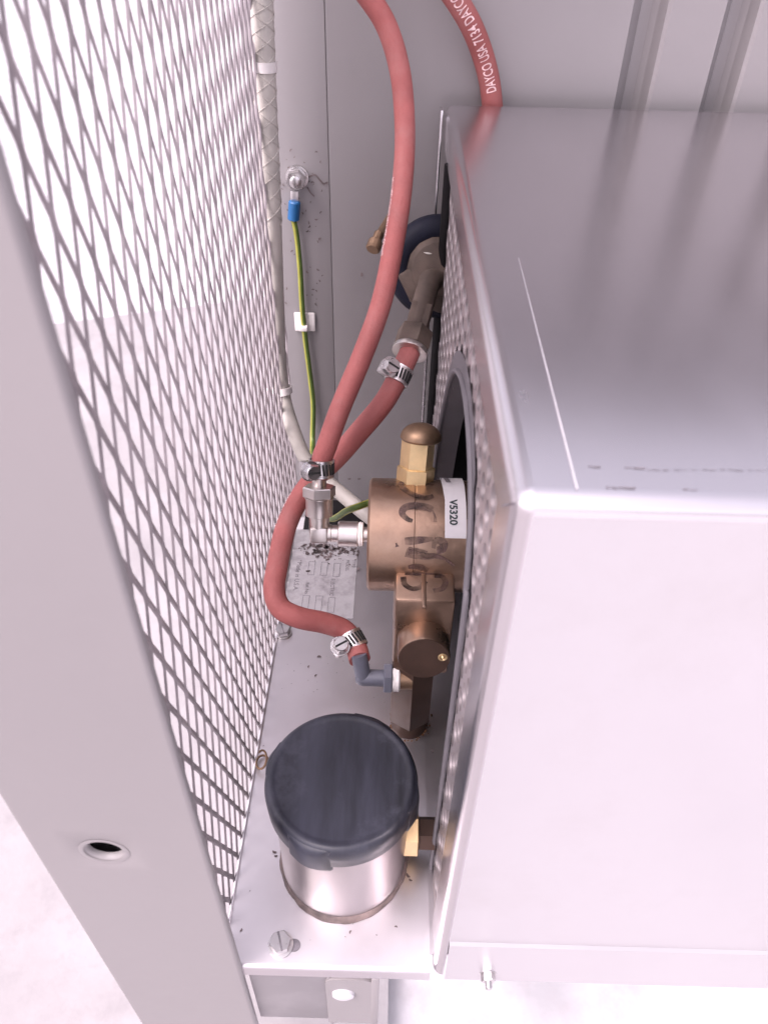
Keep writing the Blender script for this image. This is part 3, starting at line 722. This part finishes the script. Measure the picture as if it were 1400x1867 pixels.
# ================================================================== REAR VALVE by the wall
vc = at(797, 487, 1.155)
rv = thing('inlet_valve', 'dusty brass inlet valve in a navy rubber ring on the back wall', 'valve', vc)
fr = frame(vc, (0, -1, .25), (1,0,0))
b = MB(); n1, n2 = 48, 14; vs = []; fs = []
for i in range(n1):
    a = 2*math.pi*i/n1
    for j in range(n2):
        c = 2*math.pi*j/n2; r_ = .057+.0205*math.cos(c); vs.append(fr @ Vector((r_*math.cos(a), r_*math.sin(a), .0205*math.sin(c))))
for i in range(n1):
    for j in range(n2): fs.append((i*n2+j, ((i+1) % n1)*n2+j, ((i+1) % n1)*n2+(j+1) % n2, i*n2+(j+1) % n2))
b.add(vs, fs).build('rubber_ring', 'navy', rv)
MB().lathe(fr, [(-.02, .050), (.014, .050), (.026, .040), (.030, .022), (.030, .001)], 14).box((-.060, -.030, -.01), (-.01, .022, .024), .007, fr @ Matrix.Rotation(.5, 4, 'Z')).box((-.012, -.062, -.005), (.030, -.01, .022), .006, fr @ Matrix.Rotation(-.3, 4, 'Z')).build('valve_body', 'dusty', rv)
MB().lathe(fr, [(.0, .049), (.006, .049), (.0065, .044)], 40).lathe(frame(at(782, 452, 1.125), (0,-.5,1)), [(0, .012), (.002, .013), (.003, .009), (.0032, .001)], 20).build('valve_washer', 'cable', rv)
p0 = at(778, 530, 1.115); p1 = at(757, 606, 1.09); p2 = at(748, 637, 1.08)
ax = (p2-p0).normalized()
MB().tube([vc+Vector((0,-.02,-.01)), p0+ax*-.02, p0, p1], .0165, 18).box((-.0155, -.018, -.045), (.0155, .015, .0), .003, frame(p1, ax)).build('valve_arm', 'dusty', rv)
MB().hexn(frame(p1, ax), -.004, .026, .0265, a0=.2, c=.08).build('arm_hex', 'dusty', rv)
MB().lathe(frame(p2, ax), [(-.003, .024), (.0, .026), (.006, .026), (.0075, .018)], 32).build('clamp_ring', 'nickel', rv)
dc = at(686, 440, 1.16)
dv = thing('drain_cock', 'small two-step brass drain cock on the wall beside the thick red hose', 'drain cock', dc)
q0, q1 = at(679, 455, 1.15), at(692, 424, 1.16)
MB().cyl(q0, q0.lerp(q1, .50), .0115, ch=.002).cyl(q0.lerp(q1, .45), q1, .0078, ch=.002).build('cock_body', 'dbrass', dv)
MB().cyl(q0.lerp(q1, .5), Vector((q0.lerp(q1, .5).x+.03, YW, q0.lerp(q1, .5).z+.01)), .007).build('cock_stem', 'dbrass', dv)

# ================================================================== EARTH STUD, WIRE, CABLE
es = thing('earth_stud', 'zinc earth stud with nut and washers on the wall', 'stud', on('y', YW, 541, 322))
p = on('y', YW, 542, 322); fr = frame((p.x, YW, p.z), (0,-1,0))
MB().lathe(fr, [(0, .0185), (.003, .0185), (.0035, .015)], 32).lathe(fr, [(.0036, .0165), (.010, .0165), (.0105, .014)], 32).build('washer', 'zinc', es)
MB().hexn(fr, .0105, .022, .0165, a0=.2, c=.25).build('stud_nut', 'zinc', es)
MB().lathe(fr, [(.022, .0095), (.029, .0095), (.0305, .0075), (.0308, .001)], 24).build('stud_end', 'zinc', es)
yw_ = YW-.010
T0 = on('y', yw_, 537, 348); T1 = on('y', yw_, 537, 366); T2 = on('y', yw_, 535, 400)
we = thing('earth_wire', 'green and yellow earth wire with blue terminal, running down the wall', 'wire', T0)
MB().box((-.0065, -.0012, 0), (.0065, .0012, (T1-T0).length+.004), .0005, frame(T0, T1-T0, (1,0,0))).build('terminal_tongue', 'zinc', we)
MB().lathe(frame(T1, T2-T1), [(0, .0082), (.002, .0098), (.0295, .0098), (.031, .0082)], 20).build('terminal_sleeve', 'blue', we)
wp = [T2, on('y', yw_, 541, 430), on('y', yw_, 547, 490), on('y', yw_, 551, 560), on('y', yw_, 557, 620), on('y', yw_, 566, 690), on('y', yw_, 571, 740), on('y', yw_-.015, 570, 800), on('y', 1.19, 571, 835), on('y', 1.12, 582, 890), on('y', 1.0, 600, 944), at(635, 930, 1.12), at(674, 916, 1.11)]
wpath = spline(wp, 8)
MB().tube(wpath, .0047, 10).build('wire_core', 'green', we)
for k in (0, 1):
    wv = []
    for i, p in enumerate(wpath):
        t = (wpath[min(i+1, len(wpath)-1)]-wpath[max(i-1, 0)]).normalized(); n_ = toward(p); n_ = (n_-t*n_.dot(t)).normalized(); s_ = t.cross(n_)
        a = .55+i*.012 if k == 0 else .55+i*.012+math.pi
        wv.append(p + (n_*math.cos(a)+s_*math.sin(a))*.0022)
    MB().tube(wv, .0032, 8).build('wire_stripe', 'yellow', we)
tm = thing('tie_mount', 'square white adhesive cable tie mount on the wall', 'cable mount', on('y', YW, 556, 585))
p = on('y', YW, 556, 585)
MB().box((p.x-.019, YW-.005, p.z-.0185), (p.x+.019, YW-.0005, p.z+.0185), .002).build('mount_pad', 'nylon', tm)
q = on('y', YW-.012, 553, 597)
MB().box((q.x-.008, YW-.019, q.z-.005), (q.x+.008, YW-.004, q.z+.005), .002).build('tie_strap', 'nylon', tm)

yc_ = 1.12
cp = [on('y', yc_, 474, -90), on('y', yc_, 478, 40), on('y', yc_, 485, 200), on('y', yc_, 493, 350), on('y', yc_, 500, 500), on('y', yc_, 507, 640), on('y', yc_-.01, 516, 720), on('y', 1.08, 535, 785), on('y', 1.05, 558, 838), on('y', 1.02, 590, 873), on('y', .99, 628, 905), on('y', .955, 668, 938), on('y', .93, 720, 975)]
pcab = thing('pale_cable', 'pale sheathed cable down the back edge of the mesh to behind the pump', 'cable', cp[0])
cpath = spline(cp, 8)
MB().tube(cpath, .0132, 18, rf=lambda t: .0152 if t < .25 else max(.0128, .0152-(t-.25)*.012)).build('cable_sheath', 'cable', pcab)
# loose braid over the upper part of the cable
b = MB(); NB = 200
idx = [i for i, p in enumerate(cpath) if p.z > .58]
for dirn in (1, -1):
    for s_ in range(3):
        wv = []
        for q in range(NB):
            f = q/(NB-1)*(len(idx)-2); i = int(f); p = cpath[idx[i]].lerp(cpath[idx[i]+1], f-i)
            t = (cpath[idx[i]+1]-cpath[idx[i]]).normalized(); B = basis(t, (1,0,0))
            a = dirn*q*.16+s_*2.094; wv.append(p + (B.col[0]*math.cos(a)+B.col[1]*math.sin(a))*.0154)
        b.tube(wv, .0006, 5)
tag(b.build('cable_braid', 'cable', pcab), kind='stuff')
def tie(px, py, yy, lab, first=None):
    i = min(range(1, len(cpath)-1), key=lambda i: (cpath[i]-on('y', yy, px, py)).length)
    f = frame(cpath[i], cpath[i+1]-cpath[i-1], (1, 0, 0))
    if first: return dup(first, f, lab)
    t = thing('cable_tie', lab, 'cable tie', Matrix.Identity(4), 'white cable ties')
    MB().lathe(Matrix.Identity(4), [(-.006, .0152), (-.006, .0172), (.006, .0172), (.006, .0152)], 32, caps=False).build('tie_band', 'nylon', t)
    MB().box((-.03, -.003, -.0055), (-.013, .004, .0055), .002).build('tie_head', 'nylon', t)
    set_root(t, f); return t
t1 = tie(482, 114, yc_, 'white cable tie high on the cable near the top of the mesh')
tie(513, 716, yc_-.01, 'white cable tie lower on the cable beside the earth wire', t1)

# ================================================================== LOOSE DIRT
def fleck(b, p, n_, s_, long=2.0):
    f = frame(p, n_); a = random.uniform(0, 6.28)
    pts = [f @ Vector((s_*long*(t-.5)*math.cos(a+.9*t)*1.0, s_*long*(t-.5)*math.sin(a+.9*t), 0)) for t in (0, .33, .66, 1)]
    b.strip(pts, lambda t: s_*(.35+.55*math.sin(t*3.14)), .0007, lambda p: Vector(n_))
b = MB()
for i in range(38):
    r_ = abs(random.gauss(0, 26))+16; a = random.uniform(0, 6.28)
    fleck(b, on('y', YW-.0005, 543+r_*math.cos(a), 330+r_*.9*math.sin(a)), (0,-1,0), random.uniform(.0010, .0026), 2.4)
for i in range(34): fleck(b, on('y', YW-.0005, random.uniform(520, 590), random.uniform(370, 560)), (0,-1,0), random.uniform(.0012, .0032), 2)
for (px, py) in ((655,873),(637,873),(660,500)): fleck(b, on('y', YW-.0005, px, py), (0,-1,0), .005, 1.5)
pts = spline([on('y', YW-.0005, *q) for q in ((563,322),(574,318),(583,327),(590,334),(598,331))], 5); b.strip(pts, .0026, .0008, lambda p: Vector((0,-1,0)))
pts = spline([on('y', YW-.0005, *q) for q in ((560,340),(566,350),(573,357))], 5); b.strip(pts, .0022, .0008, lambda p: Vector((0,-1,0)))
tag(b.build('wall_lint', 'dust'), 'dark lint and dust flecks clinging to the wall round the earth stud', 'lint', kind='stuff')
b = MB()
for i in range(40): fleck(b, on('z', .0005, random.uniform(500, 780), random.uniform(1165, 1290)), (0,0,1), random.uniform(.0004, .0011), 2)
for (px, py) in ((582,1197),(562,1216),(575,1232),(748,1606),(743,1598),(500,1555),(503,1562),(440,1697),(789,1371),(638,1700),(722,1690)): fleck(b, on('z', .0005, px, py), (0,0,1), random.uniform(.002, .0042), 1.8)
for i in range(26): fleck(b, on('z', .0005, random.uniform(430, 800), random.uniform(1300, 1740)), (0,0,1), random.uniform(.0005, .0012), 2)
tag(b.build('plate_dirt', 'dust'), 'small dark specks of dirt scattered over the base plate', 'dirt', kind='stuff')
b = MB()
for i in range(260):
    px, py = random.gauss(600, 34), 992+abs(random.gauss(0, 14))
    if 545 < px < 655 and py > 985: fleck(b, on('z', .002, px, py), (0,0,1), random.choice((.0015,.002,.003,.006)), 1.5)
tag(b.build('label_grime', 'dust'), 'dark grime smeared over the top of the rating label', 'grime', kind='stuff')
